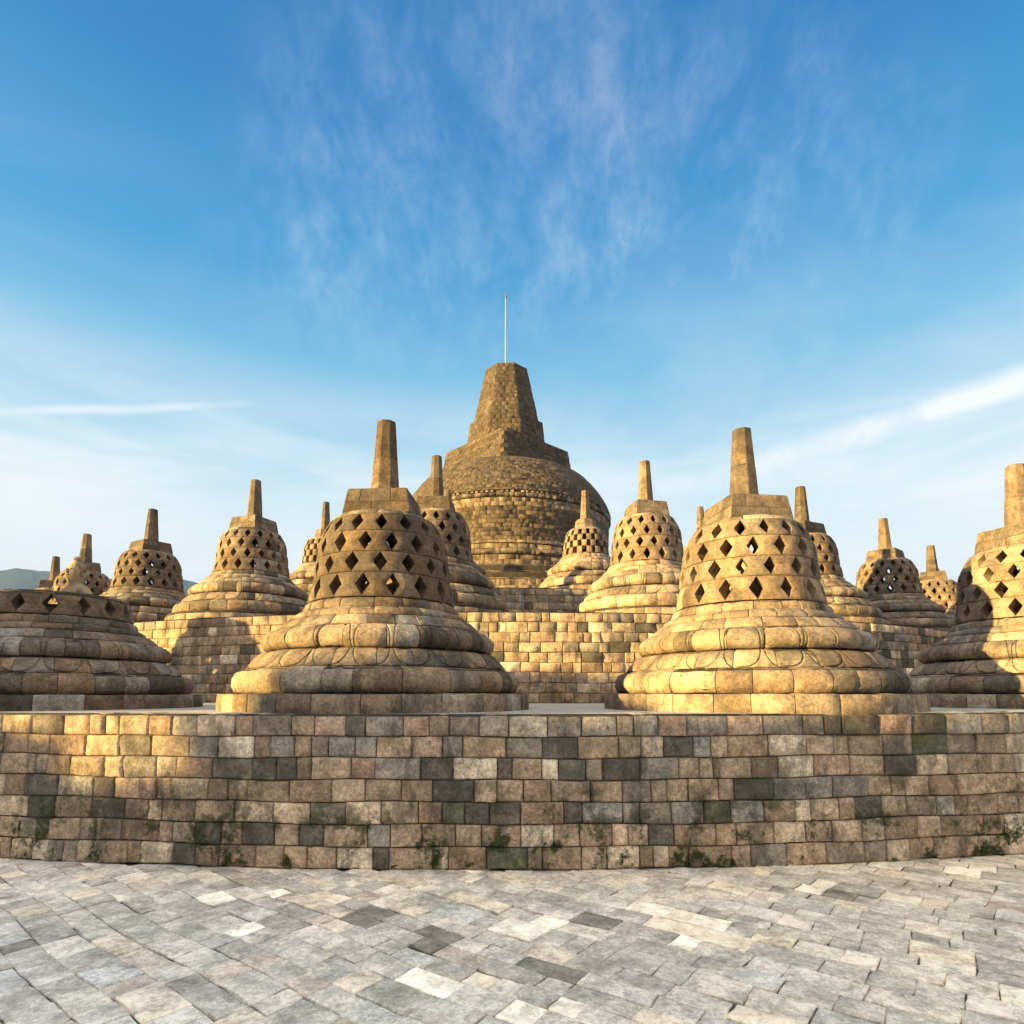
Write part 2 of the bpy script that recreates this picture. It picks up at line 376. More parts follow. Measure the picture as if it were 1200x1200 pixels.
# ------------------------------------------------------------------ seated stone figures
def figure(name, loc, face, label, group, seed):
    """seated meditating stone figure, one skinned body"""
    root = empty(name, loc, 0); tag(root, label, 'statue', group)
    # local: +x = figure's left, front = -y turned by face
    J = [((0, .02, .12), .18), ((0, .03, .30), .155), ((0, .02, .46), .150), ((0, .025, .60), .115), ((0, .015, .69), .062), ((0, -.005, .755), .082), ((0, -.008, .83), .112), ((0, .005, .91), .102), ((0, .01, .985), .045), ((0, .01, 1.02), .03)]
    E = [(i, i+1) for i in range(9)]
    for s in (-1, 1):
        b = len(J); J += [((.13*s, .03, .60), .075), ((.215*s, .035, .535), .068), ((.245*s, .02, .33), .052), ((.17*s, -.16, .20), .045), ((.05*s, -.22, .17), .04)]
        E += [(3, b), (b, b+1), (b+1, b+2), (b+2, b+3), (b+3, b+4)]
        b = len(J); J += [((.19*s, -.02, .11), .12), ((.42*s, -.14, .09), .095), ((.18*s, -.28, .07), .07), ((-.02*s, -.30, .08), .05)]
        E += [(0, b), (b, b+1), (b+1, b+2), (b+2, b+3)]
    me = bpy.data.meshes.new('body'); ca, sa = math.cos(face), math.sin(face)
    me.from_pydata([(x*ca-y*sa, x*sa+y*ca, z) for (x, y, z), r in J], E, [])
    o = bpy.data.objects.new('body', me); col.objects.link(o); o.parent = root
    o.modifiers.new('skin', 'SKIN')
    for v, (p, r) in zip(me.skin_vertices[0].data, J): v.radius = (r, r)
    me.skin_vertices[0].data[0].use_root = True
    s = o.modifiers.new('sub', 'SUBSURF'); s.levels = s.render_levels = 2
    me.materials.append(M_FIG)
    # hair cap and bun, ears, nose
    M = Mesh()
    def ball(c, r, sc=(1, 1, 1), a=16, b=10, z0=-1.0):
        th = np.linspace(0, 2*PI, a+1); ph = np.linspace(math.asin(z0), PI/2, b)
        G = np.array([[[c[0]+r*sc[0]*math.cos(p)*math.cos(t), c[1]+r*sc[1]*math.cos(p)*math.sin(t), c[2]+r*sc[2]*math.sin(p)] for t in th] for p in ph])
        x, y = G[..., 0].copy(), G[..., 1].copy(); G[..., 0] = x*ca-y*sa; G[..., 1] = x*sa+y*ca
        M.grid(G, (.34, .25, .16, .3))
    ball((0, .022, .885), .103, (.98, 1.0, 1.0), z0=-.25); ball((0, .015, 1.005), .05, (1, 1, 1.0))
    for s in (-1, 1): ball((.094*s, .01, .825), .02, (.6, 1, 2.4))
    M.build('curled_hair', M_STONE, root)
    M = Mesh(); ball((0, -.105, .845), .018, (.8, 1.0, 1.9)); ball((0, -.097, .80), .018, (1.6, .7, .5))
    for s in (-1, 1): ball((.036*s, -.093, .872), .017, (1.3, .6, .6))
    M.build('face', M_STONE, root)
    M = Mesh(); course(M, [(.50, -.30), (.50, -.06), (.47, -.03), (.40, 0), (.01, .002)], 8, random.Random(seed), W_ST)
    M.build('pedestal', M_STONE, root)
    return root
M_FIG = bpy.data.materials.new('carved_figure_stone')
def _fig():
    nt = nodes(M_FIG); out = N(nt, 'ShaderNodeOutputMaterial'); bs = N(nt, 'ShaderNodeBsdfPrincipled'); bs.inputs['Roughness'].default_value = .9
    n = N(nt, 'ShaderNodeTexNoise'); n.inputs['Scale'].default_value = 7; n.inputs['Detail'].default_value = 7
    nt.links.new(mixc(nt, n.outputs['Fac'], (.24, .17, .11), (.52, .38, .24)), bs.inputs['Base Color'])
    b = N(nt, 'ShaderNodeBump'); b.inputs['Distance'].default_value = .01; nt.links.new(n.outputs['Fac'], b.inputs['Height']); nt.links.new(b.outputs[0], bs.inputs['Normal'])
    nt.links.new(bs.outputs[0], out.inputs[0])
_fig()
FG = 'seated stone figures inside the stupas'
figure('stone_figure', (-5.69, 7.80, T1+.915), ang(-5.9, 7.82)-.1, 'seated stone figure, head and shoulders rising out of the broken stupa', FG, 1)
for i, (x, y, lab) in enumerate(((-1.545, 7.2, 'seated stone figure glimpsed through the openings of the large stupa left of centre'),
                  (2.87, 7.30, 'seated stone figure glimpsed inside the large golden stupa'),
                  (7.19, 8.40, 'seated stone figure inside the stupa cut off by the right edge'))):
    figure('stone_figure', (x, y, T1+.90), ang(x, y), lab, FG, 2+i)

# ------------------------------------------------------------------ terrace walls
def terrace(name, R, z0, z1, n_c, a_lo, a_hi, sw, seed, label, weights, batter=.0, extra=None, hi=True):
    rng = random.Random(seed); root = empty(name, (CEN[0], CEN[1], z0)); tag(root, label, 'wall')
    hc = (z1-z0)/n_c; M = Mesh()
    for i in range(n_c):
        za, zb = i*hc, (i+1)*hc; rr = R-batter*i
        poly = [(rr, za), (rr, zb)] if i < n_c-1 else [(rr+.012, za), (rr+.012, zb-.012), (rr-.0, zb), (rr-.30, zb)]
        def pf(a, rng, i=i): return (extra(a, i, rng) if extra else pick(rng, weights))
        n = int((a_hi-a_lo)*R/sw)
        course(M, poly, n, rng, weights, a0=a_lo, a1=a_hi, gap=.002, bev=.018, dep=.026, na=4 if hi else 3, ns=4 if hi else 3, jit=.005, wv=.52, push=.012, pick_f=pf)
        n2 = int((2*PI-(a_hi-a_lo))*R/(sw*1.5))
        course(M, poly[:2], n2, rng, weights, a0=a_hi, a1=a_lo+2*PI, gap=.004, bev=.016, dep=.035, na=2, ns=2, jit=.003, wv=.35, pick_f=pf)
    for V in M.V:
        a = np.arctan2(V[:, 0], -V[:, 1]); top = 1-np.clip((V[:, 2]-(z1-z0)*.8)/((z1-z0)*.2), 0, 1)
        V[:, 2] += top*(.005*np.sin(a*R*1.7+V[:, 2]*3)+.006*np.sin(a*R*4.3+1+V[:, 2]*7)); k = 1+(.008*np.sin(a*R*.8+V[:, 2]*2)+.006*np.sin(a*R*3.1))/R
        V[:, 0] *= k; V[:, 1] *= k
    M.build('stonework', M_WALL, root)
    return root
def w1(a, i, rng):
    w = {'tan': 6, 'beige': 4.5, 'grey': 3.2, 'brown': 2.6, 'dark': 3.0, 'green': .12, 'pink': 1.2, 'cool': 2.0, 'pale': 1.2, '_mean': ((.37, .32, .265), .12)}
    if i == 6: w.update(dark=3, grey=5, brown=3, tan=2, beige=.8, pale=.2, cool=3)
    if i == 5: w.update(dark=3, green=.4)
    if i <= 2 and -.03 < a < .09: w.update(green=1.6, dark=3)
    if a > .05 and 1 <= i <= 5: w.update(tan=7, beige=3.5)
    return pick(rng, w)
WL = {'tan': 6, 'beige': 3.5, 'grey': 2, 'brown': 3, 'dark': .5, 'pale': .3, 'pink': 1.5}
terrace('terrace_wall', 25.15, 0, T1, 7, -.62, .62, .255, 5, 'lowest curved wall of mixed brown, grey and mossy stone blocks along the pavement', WL, batter=.006, extra=w1)
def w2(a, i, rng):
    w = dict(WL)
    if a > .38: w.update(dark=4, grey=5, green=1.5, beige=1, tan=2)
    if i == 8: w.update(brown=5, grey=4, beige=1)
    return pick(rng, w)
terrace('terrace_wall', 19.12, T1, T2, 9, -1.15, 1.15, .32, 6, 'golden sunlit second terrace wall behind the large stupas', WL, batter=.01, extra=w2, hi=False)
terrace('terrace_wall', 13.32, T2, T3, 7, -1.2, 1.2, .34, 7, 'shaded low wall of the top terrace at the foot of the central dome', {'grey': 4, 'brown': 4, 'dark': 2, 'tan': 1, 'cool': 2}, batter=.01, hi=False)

# terrace floors
def floor_mat():
    m = bpy.data.materials.new('terrace_paving'); nt = nodes(m); out = N(nt, 'ShaderNodeOutputMaterial'); bs = N(nt, 'ShaderNodeBsdfPrincipled')
    geo = N(nt, 'ShaderNodeNewGeometry'); br = N(nt, 'ShaderNodeTexBrick'); br.inputs['Scale'].default_value = 2.4
    br.inputs['Color1'].default_value = (.42, .40, .37, 1); br.inputs['Color2'].default_value = (.56, .53, .48, 1); br.inputs['Mortar'].default_value = (.12, .11, .1, 1)
    br.inputs['Mortar Size'].default_value = .012
    nt.links.new(geo.outputs['Position'], br.inputs['Vector'])
    n = N(nt, 'ShaderNodeTexNoise'); n.inputs['Scale'].default_value = 3; n.inputs['Detail'].default_value = 8; nt.links.new(geo.outputs['Position'], n.inputs['Vector'])
    nt.links.new(mixc(nt, ramp(nt, n.outputs['Fac'], .35, .65, 0, .45), br.outputs['Color'], (.30, .28, .25)), bs.inputs['Base Color'])
    bs.inputs['Roughness'].default_value = .9; nt.links.new(bs.outputs[0], out.inputs[0])
    return m
M_FLOOR = floor_mat()
for nm, Ro, Ri, z in (('terrace_floor', 25.02, 19.0, T1+.005), ('terrace_floor', 19.02, 13.2, T2+.005), ('terrace_floor', 13.22, 4, T3+.005)):
    M = Mesh(); A = np.linspace(0, 2*PI, 257)
    G = np.array([[[r*math.sin(a), -r*math.cos(a), 0] for a in A] for r in np.linspace(Ro, Ri, 8)])
    M.grid(G, (.5, .5, .5, .5)); tag(M.build(nm, M_FLOOR, loc=(CEN[0], CEN[1], z)), kind='structure')

# ------------------------------------------------------------------ central stupa
def central():
    rng = random.Random(77); root = empty('central_stupa', (CEN[0]+.02, CEN[1], T3))
    tag(root, 'huge bell-shaped central dome of brown stone with stepped octagonal pinnacle', 'stupa')
    def C(M, pts, n, w=W_MAIN, **k):
        pts = [(r, z-T3) for r, z in pts]; course(M, pts, int(n*1.3), rng, w, gap=.0015, bev=.010, dep=.018, na=2, ns=2, jit=.004, wv=.42, push=.005, **k)
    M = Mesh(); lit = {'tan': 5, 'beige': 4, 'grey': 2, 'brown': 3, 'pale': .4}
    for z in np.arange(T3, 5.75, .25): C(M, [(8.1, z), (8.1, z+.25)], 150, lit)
    C(M, [(8.14, 5.75), (8.14, 5.98), (8.12, 6.0), (7.0, 6.0)], 120, lit)
    C(M, [(7.0, 6.0), (7.0, 6.25)], 120, lit); C(M, [(7.04, 6.25), (7.04, 6.46), (7.02, 6.48), (5.6, 6.48)], 110, lit)
    M.build('stepped_base', M_STONE, root)
    M = Mesh()
    LB = {'tan': 5, 'beige': 3, 'grey': 3, 'brown': 3, '_g': .9, '_mean': ((.19, .15, .11), .6)}
    C(M, [(5.75, 6.48), (5.85, 6.55), (5.88, 6.66), (5.84, 6.77), (5.7, 6.83), (5.5, 6.85)], 90, LB)
    C(M, [(5.45, 6.85), (5.45, 7.08)], 95, LB); C(M, [(5.45, 7.08), (5.45, 7.3)], 92, LB)
    C(M, [(5.5, 7.3), (5.58, 7.36), (5.6, 7.45), (5.55, 7.54), (5.4, 7.58)], 92, LB)
    C(M, [(5.36, 7.58), (5.36, 7.8)], 90, LB); C(M, [(5.42, 7.8), (5.42, 7.88), (5.36, 7.96), (5.2, 8.0)], 90, LB)
    M.build('base_mouldings', M_STONE, root)
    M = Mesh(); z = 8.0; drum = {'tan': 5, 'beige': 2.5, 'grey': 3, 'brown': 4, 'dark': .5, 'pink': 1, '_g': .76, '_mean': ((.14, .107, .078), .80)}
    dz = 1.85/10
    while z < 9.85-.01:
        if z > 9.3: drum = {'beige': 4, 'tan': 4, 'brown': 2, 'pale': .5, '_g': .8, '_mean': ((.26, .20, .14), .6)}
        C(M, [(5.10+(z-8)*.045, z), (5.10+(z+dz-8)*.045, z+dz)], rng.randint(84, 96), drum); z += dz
    M.build('drum', M_STONE, root)
    M = Mesh()
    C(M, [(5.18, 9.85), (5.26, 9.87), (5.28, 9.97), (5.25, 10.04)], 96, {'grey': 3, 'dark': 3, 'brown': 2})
    for k in range(150):   # dentils
        a = k/150*2*PI
        if rng.random() < .12: continue
        p = [(r, z) for r, z in ((5.26, 10.05-T3), (5.26, 10.13-T3))]
        course(M, p, 1, rng, {'grey': 3, 'brown': 3, 'tan': 1}, a0=a, a1=a+.026, gap=.001, bev=.006, dep=.06, na=2, ns=2, core=False, push=.004)
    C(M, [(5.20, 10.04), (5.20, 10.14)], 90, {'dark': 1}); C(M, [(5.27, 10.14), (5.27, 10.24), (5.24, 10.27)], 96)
    M.build('cornice_band', M_STONE, root)
    M = Mesh()
    prof = [(5.25, 10.27), (5.16, 10.52), (5.0, 10.85), (4.78, 11.2), (4.5, 11.58), (4.16, 11.95), (3.8, 12.2), (3.35, 12.4), (2.8, 12.55), (2.0, 12.65)]
    P = np.array(prof); d = np.r_[0, np.cumsum(np.hypot(*(P[1:]-P[:-1]).T))]; nc = 25; s = np.linspace(0, d[-1], nc+1)
    for i in range(nc):
        ss = np.linspace(s[i], s[i+1], 3); pts = [(float(np.interp(q, d, P[:, 0])), float(np.interp(q, d, P[:, 1]))) for q in ss]
        C(M, pts, max(24, int(2*PI*pts[1][0]/.33)), W_MAIN)
    M.build('dome', M_STONE, root)
    M = Mesh(); rot = PI/4-.03; z0, z1 = 12.2, 13.93; nn = 8
    for i in range(nn):
        a, b = z0+(z1-z0)*i/nn-T3, z0+(z1-z0)*(i+1)/nn-T3
        poly_course(M, 4, rot, 2.44-.025*i, a, 2.44-.025*(i+1), b, 12, rng, W_MAIN, bev=.009, gap=.0015, dep=.018, jit=.004, stag=.5*(i % 2), push=.008, cap=(i == nn-1))
    M.build('harmika', M_STONE, root)
    M = Mesh()
    for i in range(5):
        a, b = 13.9+i*.25-T3, 13.9+(i+1)*.25-T3
        poly_course(M, 8, -.05, 1.98-.025*i, a, 1.98-.025*(i+1), b, 5, rng, W_MAIN, bev=.009, gap=.0015, dep=.018, jit=.004, stag=.5*(i % 2), push=.006, cap=(i == 4))
    n = 14
    for i in range(n):
        a, b = 15.05+i*3.2/n-T3, 15.05+(i+1)*3.2/n-T3
        ra, rb = 1.70-(i/n)*.64, 1.70-((i+1)/n)*.64
        poly_course(M, 8, -.05, ra, a, rb, b, 4 if i < 7 else 3, rng, W_MAIN, bev=.009, gap=.0015, dep=.018, jit=.004, stag=.5*(i % 2), push=.008, cap=(i == n-1))
    M.build('pinnacle', M_STONE, root)
    M = Mesh()
    def cyl(r0, r1, za, zb, m=10):
        A = np.linspace(0, 2*PI, m+1); G = np.array([[[r*math.cos(t)-.06, r*math.sin(t), z] for t in A] for r, z in ((r0, za), (r1, zb), (.001, zb+.002))]); M.grid(G, (.7, .7, .7, .5))
    cyl(.042, .038, 18.2-T3, 20.6-T3); cyl(.036, .03, 20.6-T3, 22.55-T3)
    rod = M.build('lightning_rod', M_ROD, root)
    M = Mesh(); cyl(.06, .06, 22.5-T3, 22.66-T3); cyl(.02, .012, 22.66-T3, 22.95-T3)
    M.build('rod_tip', plain_mat('grey_steel', (.25, .25, .26), .4, .6), rod)
central()

# ------------------------------------------------------------------ pavement of loose slabs
def pavement():
    rng = random.Random(9); M = Mesh(); th = math.radians(-38.5); e1 = np.array([math.cos(th), math.sin(th)]); e2 = np.array([-e1[1], e1[0]])
    def near(p): return -15 < p[0] < 15 and -4 < p[1] < 12.5 and math.hypot(p[0]-CEN[0], p[1]-CEN[1]) > 25.0
    pal = [(.41, .39, .36), (.46, .44, .41), (.36, .345, .315), (.52, .49, .44), (.54, .49, .41), (.74, .70, .62), (.19, .18, .16), (.43, .38, .33), (.42, .42, .40)]
    wts = [6, 5, 4, 4, 2.2, 1.1, .4, .7, 2.0]
    def fine(p): return abs(p[0]) < 6.5 and 1.5 < p[1]
    v = -16.0
    lo = .017
    while v < 22:
        wrow = rng.uniform(.15, .245); u = -22+rng.random()*.3
        # rows wander a little
        while u < 22:
            ln = rng.choice((rng.uniform(.14, .22), rng.uniform(.20, .31), rng.uniform(.28, .40)))
            c = e1*(u+ln/2)+e2*(v+wrow/2)
            if near(c):
                g = .0022; j = lambda s=.007: rng.uniform(-s, s)
                q = [np.array([u+g+j(), v+g+j()]), np.array([u+ln-g+j(), v+g+j()]), np.array([u+ln-g+j(), v+wrow-g+j()]), np.array([u+g+j(), v+wrow-g+j()])]
                m = 4 if fine(c) else 2
                def stp(L, b): return np.array([0, .03*b/L, .35*b/L]+list(np.linspace(b/L, 1-b/L, m))+[1-.35*b/L, 1-.03*b/L, 1])
                b = .009; S = stp(ln, b); T = stp(wrow, b)
                def eo(k): return np.array([-lo, -.006, -.002]+[0]*m+[-.002, -.006, -lo])
                O = -np.minimum(np.hypot(eo(0)[:, None], eo(0)[None, :]), lo)
                zt = rng.gauss(0, .003); tx, ty = rng.gauss(0, .008), rng.gauss(0, .008)
                s = S[None, :, None]; t = T[:, None, None]
                G2 = (q[0]*(1-s)+q[1]*s)*(1-t)+(q[3]*(1-s)+q[2]*s)*t
                # ragged edges
                G2 = G2+np.array([rng.gauss(0, .003) for _ in range(G2.size)]).reshape(G2.shape)*(np.abs(O[..., None]) > 0)
                X = G2[..., 0]*e1[0]+G2[..., 1]*e2[0]; Y = G2[..., 0]*e1[1]+G2[..., 1]*e2[1]
                X = X+.06*np.sin(Y*.9+X*.4)+.02*np.sin(3.1*Y+1.3*X); Y = Y+.05*np.sin(X*.8+.3)+.02*np.sin(2.7*X-1.9*Y)
                Z = O+zt+tx*(X-X.mean())+ty*(Y-Y.mean())+np.array([rng.gauss(0, .0012) for _ in range(O.size)]).reshape(O.shape)*(O > -lo*.9)
                k = rng.choices(range(9), wts)[0]
                cl = math.sin(c[0]*1.3+1.2)*math.cos(c[1]*1.7+.4*c[0])
                if cl > .84 and rng.random() < .55: k = rng.choice((6, 2, 2))
                a = pal[k]; f = rng.uniform(.88, 1.12); wr = min(1, max(-1, c[0]/3))*.05
                M.grid(np.stack([X, Y, Z], -1), (a[0]*f*(1.06+wr), a[1]*f*(1.01+wr*.3), a[2]*f*(.94-wr*.8), rng.random()))
            u += ln
        v += wrow
    tag(M.build('pavement', M_PAVE), kind='structure')
    # ground of the plateau under and beyond the slabs
    M = Mesh(); n = 40; X, Y = np.meshgrid(np.linspace(-48, 48, n), np.linspace(-30, 80, n)); M.grid(np.stack([X, Y, 0*X-.014], -1), (.07, .065, .055, .5))
    tag(M.build('plateau_ground', M_PAVE), kind='structure')
pavement()

# ------------------------------------------------------------------ unseen plateau balustrade to the left, its heights shaped to cast the shade
def balustrade():
    rng = random.Random(3); X0 = -27.0; root = empty('shade_balustrade', (X0, 0, 0)); tag(root, 'tall outer balustrade of grey stone along the plateau edge, out of view, stepped to shape the shade', 'wall')
    M = Mesh(); w = {'grey': 4, 'dark': 2, 'brown': 3, 'tan': 2}
    sn, cs = math.sin(SUN_AZ), math.cos(SUN_AZ)
    def yy(p): return (p+X0*sn)/cs
    segs = [(-20, yy(3.4), 6.45), (yy(3.4), yy(4.2), 6.05), (yy(4.2), yy(5.3), 5.7), (yy(5.3), yy(5.95), 5.95), (yy(5.95), yy(6.25), 4.7), (yy(6.25), yy(7.0), 4.35), (yy(7.0), yy(7.75), 4.7), (yy(7.75), yy(10.2), 6.4)]
    y = yy(10.2); k = 0
    while y < 62:
        L = 2.6; segs.append((y, y+L, 4.2 if k % 2 else 4.45)); y += L; k += 1
    def box(y0, y1, z0, z1, x0, x1, t):
        c = np.array([(x0, y0, z0), (x1, y0, z0), (x1, y1, z0), (x0, y1, z0), (x0, y0, z1), (x1, y0, z1), (x1, y1, z1), (x0, y1, z1)])
        M.raw(c, [(0, 3, 2, 1), (4, 5, 6, 7), (0, 1, 5, 4), (1, 2, 6, 5), (2, 3, 7, 6), (3, 0, 4, 7)], t)
    for y0, y1, h in segs:
        z = 0; i = 0
        while z < h-.01:
            z2 = min(h, z+.31); yq = y0; 
            while yq < y1-.01:
                y3 = min(y1, yq+rng.uniform(.35, .7)); o = rng.uniform(0, .025)+(0.08 if h-z2 < .05 else 0)
                box(yq, y3, z, z2, -.6-o, .6+o, pick(rng, w)); yq = y3
            z = z2; i += 1
    M.build('stonework', M_STONE, root, smooth=False)
balustrade()

# ------------------------------------------------------------------ terrain and hills
def hill_mat():
    m = bpy.data.materials.new('forested_hillside'); nt = nodes(m); out = N(nt, 'ShaderNodeOutputMaterial'); bs = N(nt, 'ShaderNodeBsdfPrincipled')
    geo = N(nt, 'ShaderNodeNewGeometry'); n = N(nt, 'ShaderNodeTexNoise'); n.inputs['Scale'].default_value = .03; n.inputs['Detail'].default_value = 10; n.inputs['Roughness'].default_value = .75
    nt.links.new(geo.outputs['Position'], n.inputs['Vector'])
    nt.links.new(mixc(nt, ramp(nt, n.outputs['Fac'], .35, .65), (.014, .022, .02), (.04, .05, .04)), bs.inputs['Base Color'])
    bs.inputs['Roughness'].default_value = 1; nt.links.new(bs.outputs[0], out.inputs[0]); return m
M_HILL = hill_mat()
def hills():
    rng = np.random.RandomState(4)
    D0 = 2300.0
    m, n = 60, 420
    U = np.linspace(-1.5, 1.5, n)                 # tangent of the azimuth seen from the terraces
    keys_u = [-1.5, -1.1, -.85, -.78, -.70, -.62, -.55, -.50, -.40, -.2, .3, 1.5]
    keys_e = [.16, .19, .207, .205, .200, .193, .186, .180, .160, .09, .05, .05]
    el = np.interp(U, keys_u, keys_e)
    for f, a in ((9, .004), (23, .0025), (61, .0014), (140, .0009)): el = el+a*np.interp(U*f, np.arange(-220, 221), rng.randn(441))
    V = np.linspace(0, 1, m); G = np.zeros((m, n, 3))
    for i, v in enumerate(V):
        y = D0-1100*(1-v)
        rug = np.interp(U*30+v*17, np.arange(-90, 91), rng.randn(181))*14*v*(1-v)*4
        z = -38+(el*D0+38)*(v**1.6)+rug
        G[i] = np.stack([U*y, np.full(n, y), z], -1)
    M = Mesh(); M.grid(G[::-1], (.1, .1, .1, .5)); tag(M.build('hills', M_HILL), kind='structure')
    M = Mesh(); X, Y = np.meshgrid(np.linspace(-9000, 9000, 60), np.linspace(-6000, 9000, 50)); M.grid(np.stack([X, Y, 0*X-40], -1), (.1, .1, .1, .5))
    tag(M.build('terrain', M_HILL), kind='structure')
    M = Mesh(); c = np.array([(-49, -31, -41), (49, -31, -41), (49, 81, -41), (-49, 81, -41), (-48.5, -30.5, -.05), (48.5, -30.5, -.05), (48.5, 80.5, -.05), (-48.5, 80.5, -.05)], float)
    M.raw(c, [(0, 1, 5, 4), (1, 2, 6, 5), (2, 3, 7, 6), (3, 0, 4, 7), (4, 5, 6, 7)], (.2, .17, .13, .3))
    tag(M.build('temple_mound', M_STONE, smooth=False), kind='structure')
hills()
HAZE = True
if HAZE:
    m = bpy.data.materials.new('haze'); nt = nodes(m); out = N(nt, 'ShaderNodeOutputMaterial')
    pv = N(nt, 'ShaderNodeVolumePrincipled'); pv.inputs['Color'].default_value = (.24, .48, 1, 1); pv.inputs['Density'].default_value = 1.6e-4; pv.inputs['Anisotropy'].default_value = .0
    nt.links.new(pv.outputs[0], out.inputs['Volume'])
    x0, x1, y0, y1, z0, z1 = -9200, 9200, -120, 9200, -41.5, 520
    x0, x1, y1 = -4000, 4000, 2700
    me = bpy.data.meshes.new('haze')
    me.from_pydata([(x, y, z) for z in (z0, z1) for y in (y0, y1) for x in (x0, x1)], [], [(0, 2, 3, 1), (4, 5, 7, 6), (0, 1, 5, 4), (1, 3, 7, 5), (3, 2, 6, 7), (2, 0, 4, 6)])
    me.materials.append(m); o = bpy.data.objects.new('haze', me); col.objects.link(o); tag(o, 'pale blue air between the monument and the hills', kind='stuff')

# ------------------------------------------------------------------ sky
EXPO = 1.9
SKY_STR = .10
def world():
    w = bpy.data.worlds.new('World'); scene.world = w; w.use_nodes = True; nt = w.node_tree; nt.nodes.clear(); L = nt.links
    out = N(nt, 'ShaderNodeOutputWorld'); bg = N(nt, 'ShaderNodeBackground'); L.new(bg.outputs[0], out.inputs[0])
    K = 1/(SKY_STR*2**EXPO)
    sky = N(nt, 'ShaderNodeTexSky'); sky.sky_type = 'NISHITA'; sky.sun_disc = False; sky.sun_elevation = SUN_EL
    sky.sun_rotation = math.radians(270)-SUN_AZ     # sun stands to the left (-x), a little behind the camera
    sky.altitude = 300; sky.air_density = 1.0; sky.dust_density = .6; sky.ozone_density = 2
    tc = N(nt, 'ShaderNodeTexCoord'); sp = N(nt, 'ShaderNodeSeparateXYZ'); L.new(tc.outputs['Generated'], sp.inputs[0])
    x, y, z = sp.outputs
    hyp = math_(nt, 'SQRT', math_(nt, 'ADD', math_(nt, 'MULTIPLY', x, x), math_(nt, 'MULTIPLY', y, y)))
    t = math_(nt, 'DIVIDE', z, math_(nt, 'MAXIMUM', hyp, .01))
    def noise(sc, det, rough, dist, scale=(1, 1, 1), rot=(0, 0, 0), loc=(0, 0, 0)):
        mp = N(nt, 'ShaderNodeMapping'); mp.inputs['Scale'].default_value = scale; mp.inputs['Rotation'].default_value = rot; mp.inputs['Location'].default_value = loc
        L.new(tc.outputs['Generated'], mp.inputs[0]); n = N(nt, 'ShaderNodeTexNoise'); n.inputs['Scale'].default_value = sc; n.inputs['Detail'].default_value = det
        n.inputs['Roughness'].default_value = rough; n.inputs['Distortion'].default_value = dist; L.new(mp.outputs[0], n.inputs['Vector']); return n.outputs['Fac']
    cr = N(nt, 'ShaderNodeValToRGB'); el = cr.color_ramp
    tn = math_(nt, 'DIVIDE', t, 2.0); L.new(tn, cr.inputs[0])
    stops = [(0, (1.2, 1.2, 1.17)), (.10, (1.02, 1.08, 1.1)), (.155, (.74, .92, 1.0)), (.20, (.48, .76, .93)), (.27, (.16, .52, .82)), (.35, (.02, .34, .70)), (.50, (.0, .215, .585)), (.64, (.0, .19, .53))]
    el.elements[0].position, el.elements[0].color = 0, (*stops[0][1], 1); el.elements[1].position, el.elements[1].color = stops[-1][0], (*stops[-1][1], 1)
    for p, c in stops[1:-1]:
        e = el.elements.new(p); e.color = (*c, 1)
    sc = N(nt, 'ShaderNodeVectorMath', operation='SCALE'); L.new(cr.outputs[0], sc.inputs[0]); sc.inputs['Scale'].default_value = K
    base = mixc(nt, .05, sc.outputs[0], sky.outputs[0])
    # broad paler zone towards the left and near the sun
    base = mixc(nt, math_(nt, 'MULTIPLY', ramp(nt, x, -.15, -.75), .05), base, (.40*K, .66*K, .86*K))
    # gnomonic world coordinates in front of the temple
    ys = math_(nt, 'MAXIMUM', y, .05); u = math_(nt, 'DIVIDE', x, ys); v = math_(nt, 'DIVIDE', z, ys); front = ramp(nt, y, .05, .2)
    def blob(cu, cv, su, sv):
        a = math_(nt, 'DIVIDE', math_(nt, 'SUBTRACT', u, cu), su); b = math_(nt, 'DIVIDE', math_(nt, 'SUBTRACT', v, cv), sv)
        return math_(nt, 'MULTIPLY', math_(nt, 'POWER', 2.718, math_(nt, 'MULTIPLY', math_(nt, 'ADD', math_(nt, 'MULTIPLY', a, a), math_(nt, 'MULTIPLY', b, b)), -1.0)), front)
    rag = noise(7, 8, .65, .8, loc=(2, 5, 1))
    def streak(u0, u1, v0, slope, curve, width, uc):
        du = math_(nt, 'SUBTRACT', u, uc)
        wob = math_(nt, 'MULTIPLY', math_(nt, 'SUBTRACT', noise(2.2, 4, .55, 0), .5), .06)
        line = math_(nt, 'ADD', v0, math_(nt, 'ADD', math_(nt, 'MULTIPLY', du, slope), math_(nt, 'ADD', wob, math_(nt, 'MULTIPLY', math_(nt, 'MULTIPLY', du, du), curve))))
        d = math_(nt, 'ABSOLUTE', math_(nt, 'SUBTRACT', v, line))
        a = math_(nt, 'POWER', ramp(nt, d, 0.0, width, 1, 0), 1.5)
        a = math_(nt, 'MULTIPLY', a, math_(nt, 'ADD', .45, math_(nt, 'MULTIPLY', ramp(nt, rag, .35, .65), .6)))
        return math_(nt, 'MULTIPLY', math_(nt, 'MULTIPLY', a, front), math_(nt, 'MULTIPLY', ramp(nt, u, u0, u0+.25), ramp(nt, u, u1-.3, u1, 1, 0)))
    wisp = ramp(nt, noise(3.2, 12, .70, .45, (1.3, .8, .8), (0, .35, .3), (5.3, 1.2, 2.6)), .38, .74)
    fine = ramp(nt, noise(17, 10, .75, .3, (1.2, 1, .7), (0, .5, 0)), .30, .74)
    wf = math_(nt, 'MULTIPLY', wisp, math_(nt, 'ADD', .25, math_(nt, 'MULTIPLY', fine, .9)))
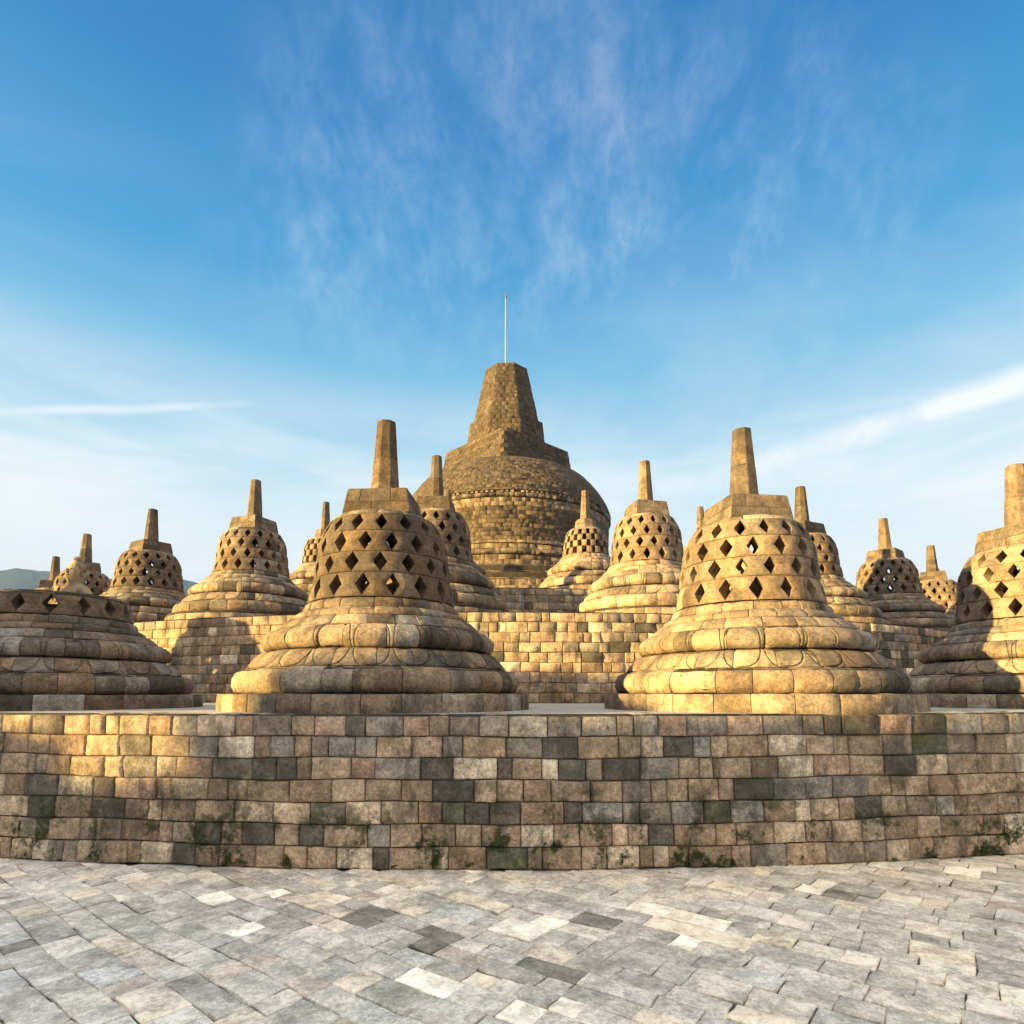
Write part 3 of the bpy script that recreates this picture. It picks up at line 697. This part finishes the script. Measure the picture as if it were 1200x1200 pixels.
    wisp2 = ramp(nt, noise(3.2, 12, .70, .45, (1.3, .8, .8), (0, .35, .3), (1.3, 4.2, .6)), .38, .74)
    wf2 = math_(nt, 'MULTIPLY', wisp2, math_(nt, 'ADD', .25, math_(nt, 'MULTIPLY', fine, .9)))
    area = math_(nt, 'ADD', math_(nt, 'ADD', blob(-.24, 1.0, .17, .30), blob(.24, 1.02, .42, .45)), math_(nt, 'MULTIPLY', blob(-.05, .76, .40, .12), .8))
    c_hi = math_(nt, 'ADD', math_(nt, 'MULTIPLY', math_(nt, 'MULTIPLY', wf, area), .30), math_(nt, 'MULTIPLY', math_(nt, 'MULTIPLY', wf2, math_(nt, 'ADD', blob(-.22, .95, .22, .35), blob(.45, .95, .3, .4))), .33), clamp=True)
    c_bg = math_(nt, 'MULTIPLY', ramp(nt, noise(2.0, 10, .6, .8, (1, 1, 1.6), (.2, .3, 0), (3, 1, 0)), .42, .78), ramp(nt, t, .45, .95, .24, .0))
    s1 = math_(nt, 'MULTIPLY', streak(-1.15, -.32, .490, .045, -.10, .020, -.7), .62)
    s1b = math_(nt, 'MULTIPLY', streak(-1.2, -.30, .30, .02, .1, .06, -.7), .35)
    s2 = math_(nt, 'MULTIPLY', streak(.22, 1.6, .462, .34, .10, .06, .66), 1.25)
    s3 = math_(nt, 'MULTIPLY', streak(.05, 1.3, .36, .05, .05, .05, .5), .55)
    band = math_(nt, 'MULTIPLY', ramp(nt, noise(3.2, 9, .6, .5, (.6, .6, 3.0), (0, .08, 0), (7, 2, 0)), .36, .62), ramp(nt, t, .15, .60, 1, 0))
    fac = math_(nt, 'MAXIMUM', math_(nt, 'MAXIMUM', c_hi, c_bg), math_(nt, 'MAXIMUM', math_(nt, 'MAXIMUM', math_(nt, 'MAXIMUM', s1, s1b), math_(nt, 'MAXIMUM', s2, s3)), math_(nt, 'MULTIPLY', band, .95)))
    base = mixc(nt, fac, base, (1.08*K, 1.10*K, 1.10*K))
    # added fill: sky overhead and behind the camera brightened for paving and walls
    base = mixc(nt, ramp(nt, y, .30, -.35), base, tuple(q*K for q in FILL_BACK))
    base = mixc(nt, ramp(nt, t, 1.35, 2.3), base, tuple(q*K for q in FILL_TOP))
    L.new(base, bg.inputs['Color']); bg.inputs['Strength'].default_value = SKY_STR
FILL_TOP, FILL_BACK = (1.85, 1.72, 1.52), (.77, .75, .72)
world()

sun = bpy.data.lights.new('sun', 'SUN'); sun.energy = 4.6; sun.angle = math.radians(.55); sun.color = (1, .69, .23)
so = bpy.data.objects.new('sun', sun); col.objects.link(so)
from mathutils import Vector
Ld = Vector((math.cos(SUN_AZ)*math.cos(SUN_EL), math.sin(SUN_AZ)*math.cos(SUN_EL), -math.sin(SUN_EL)))
so.rotation_euler = Ld.to_track_quat('-Z', 'Y').to_euler(); so.location = (-20, -5, 30)

# ------------------------------------------------------------------ camera
cam = bpy.data.cameras.new('camera'); co = bpy.data.objects.new('camera', cam); col.objects.link(co)
co.location = (0, 0, 1.482); co.rotation_euler = (math.radians(90+5.9), 0, 0)
cam.sensor_width = 36; cam.sensor_fit = 'HORIZONTAL'; cam.lens = 712/1200*36; cam.shift_y = 139/1200
cam.clip_end = 30000; cam.clip_start = .05
scene.camera = co
scene.view_settings.view_transform = 'Standard'; scene.view_settings.look = 'None'; scene.view_settings.exposure = EXPO; scene.view_settings.gamma = 1
c = scene.cycles
c.use_denoising = True; c.max_bounces = 6; c.diffuse_bounces = 4; c.volume_bounces = 0; c.use_adaptive_sampling = True; c.adaptive_threshold = .02
scene.render.film_transparent = False
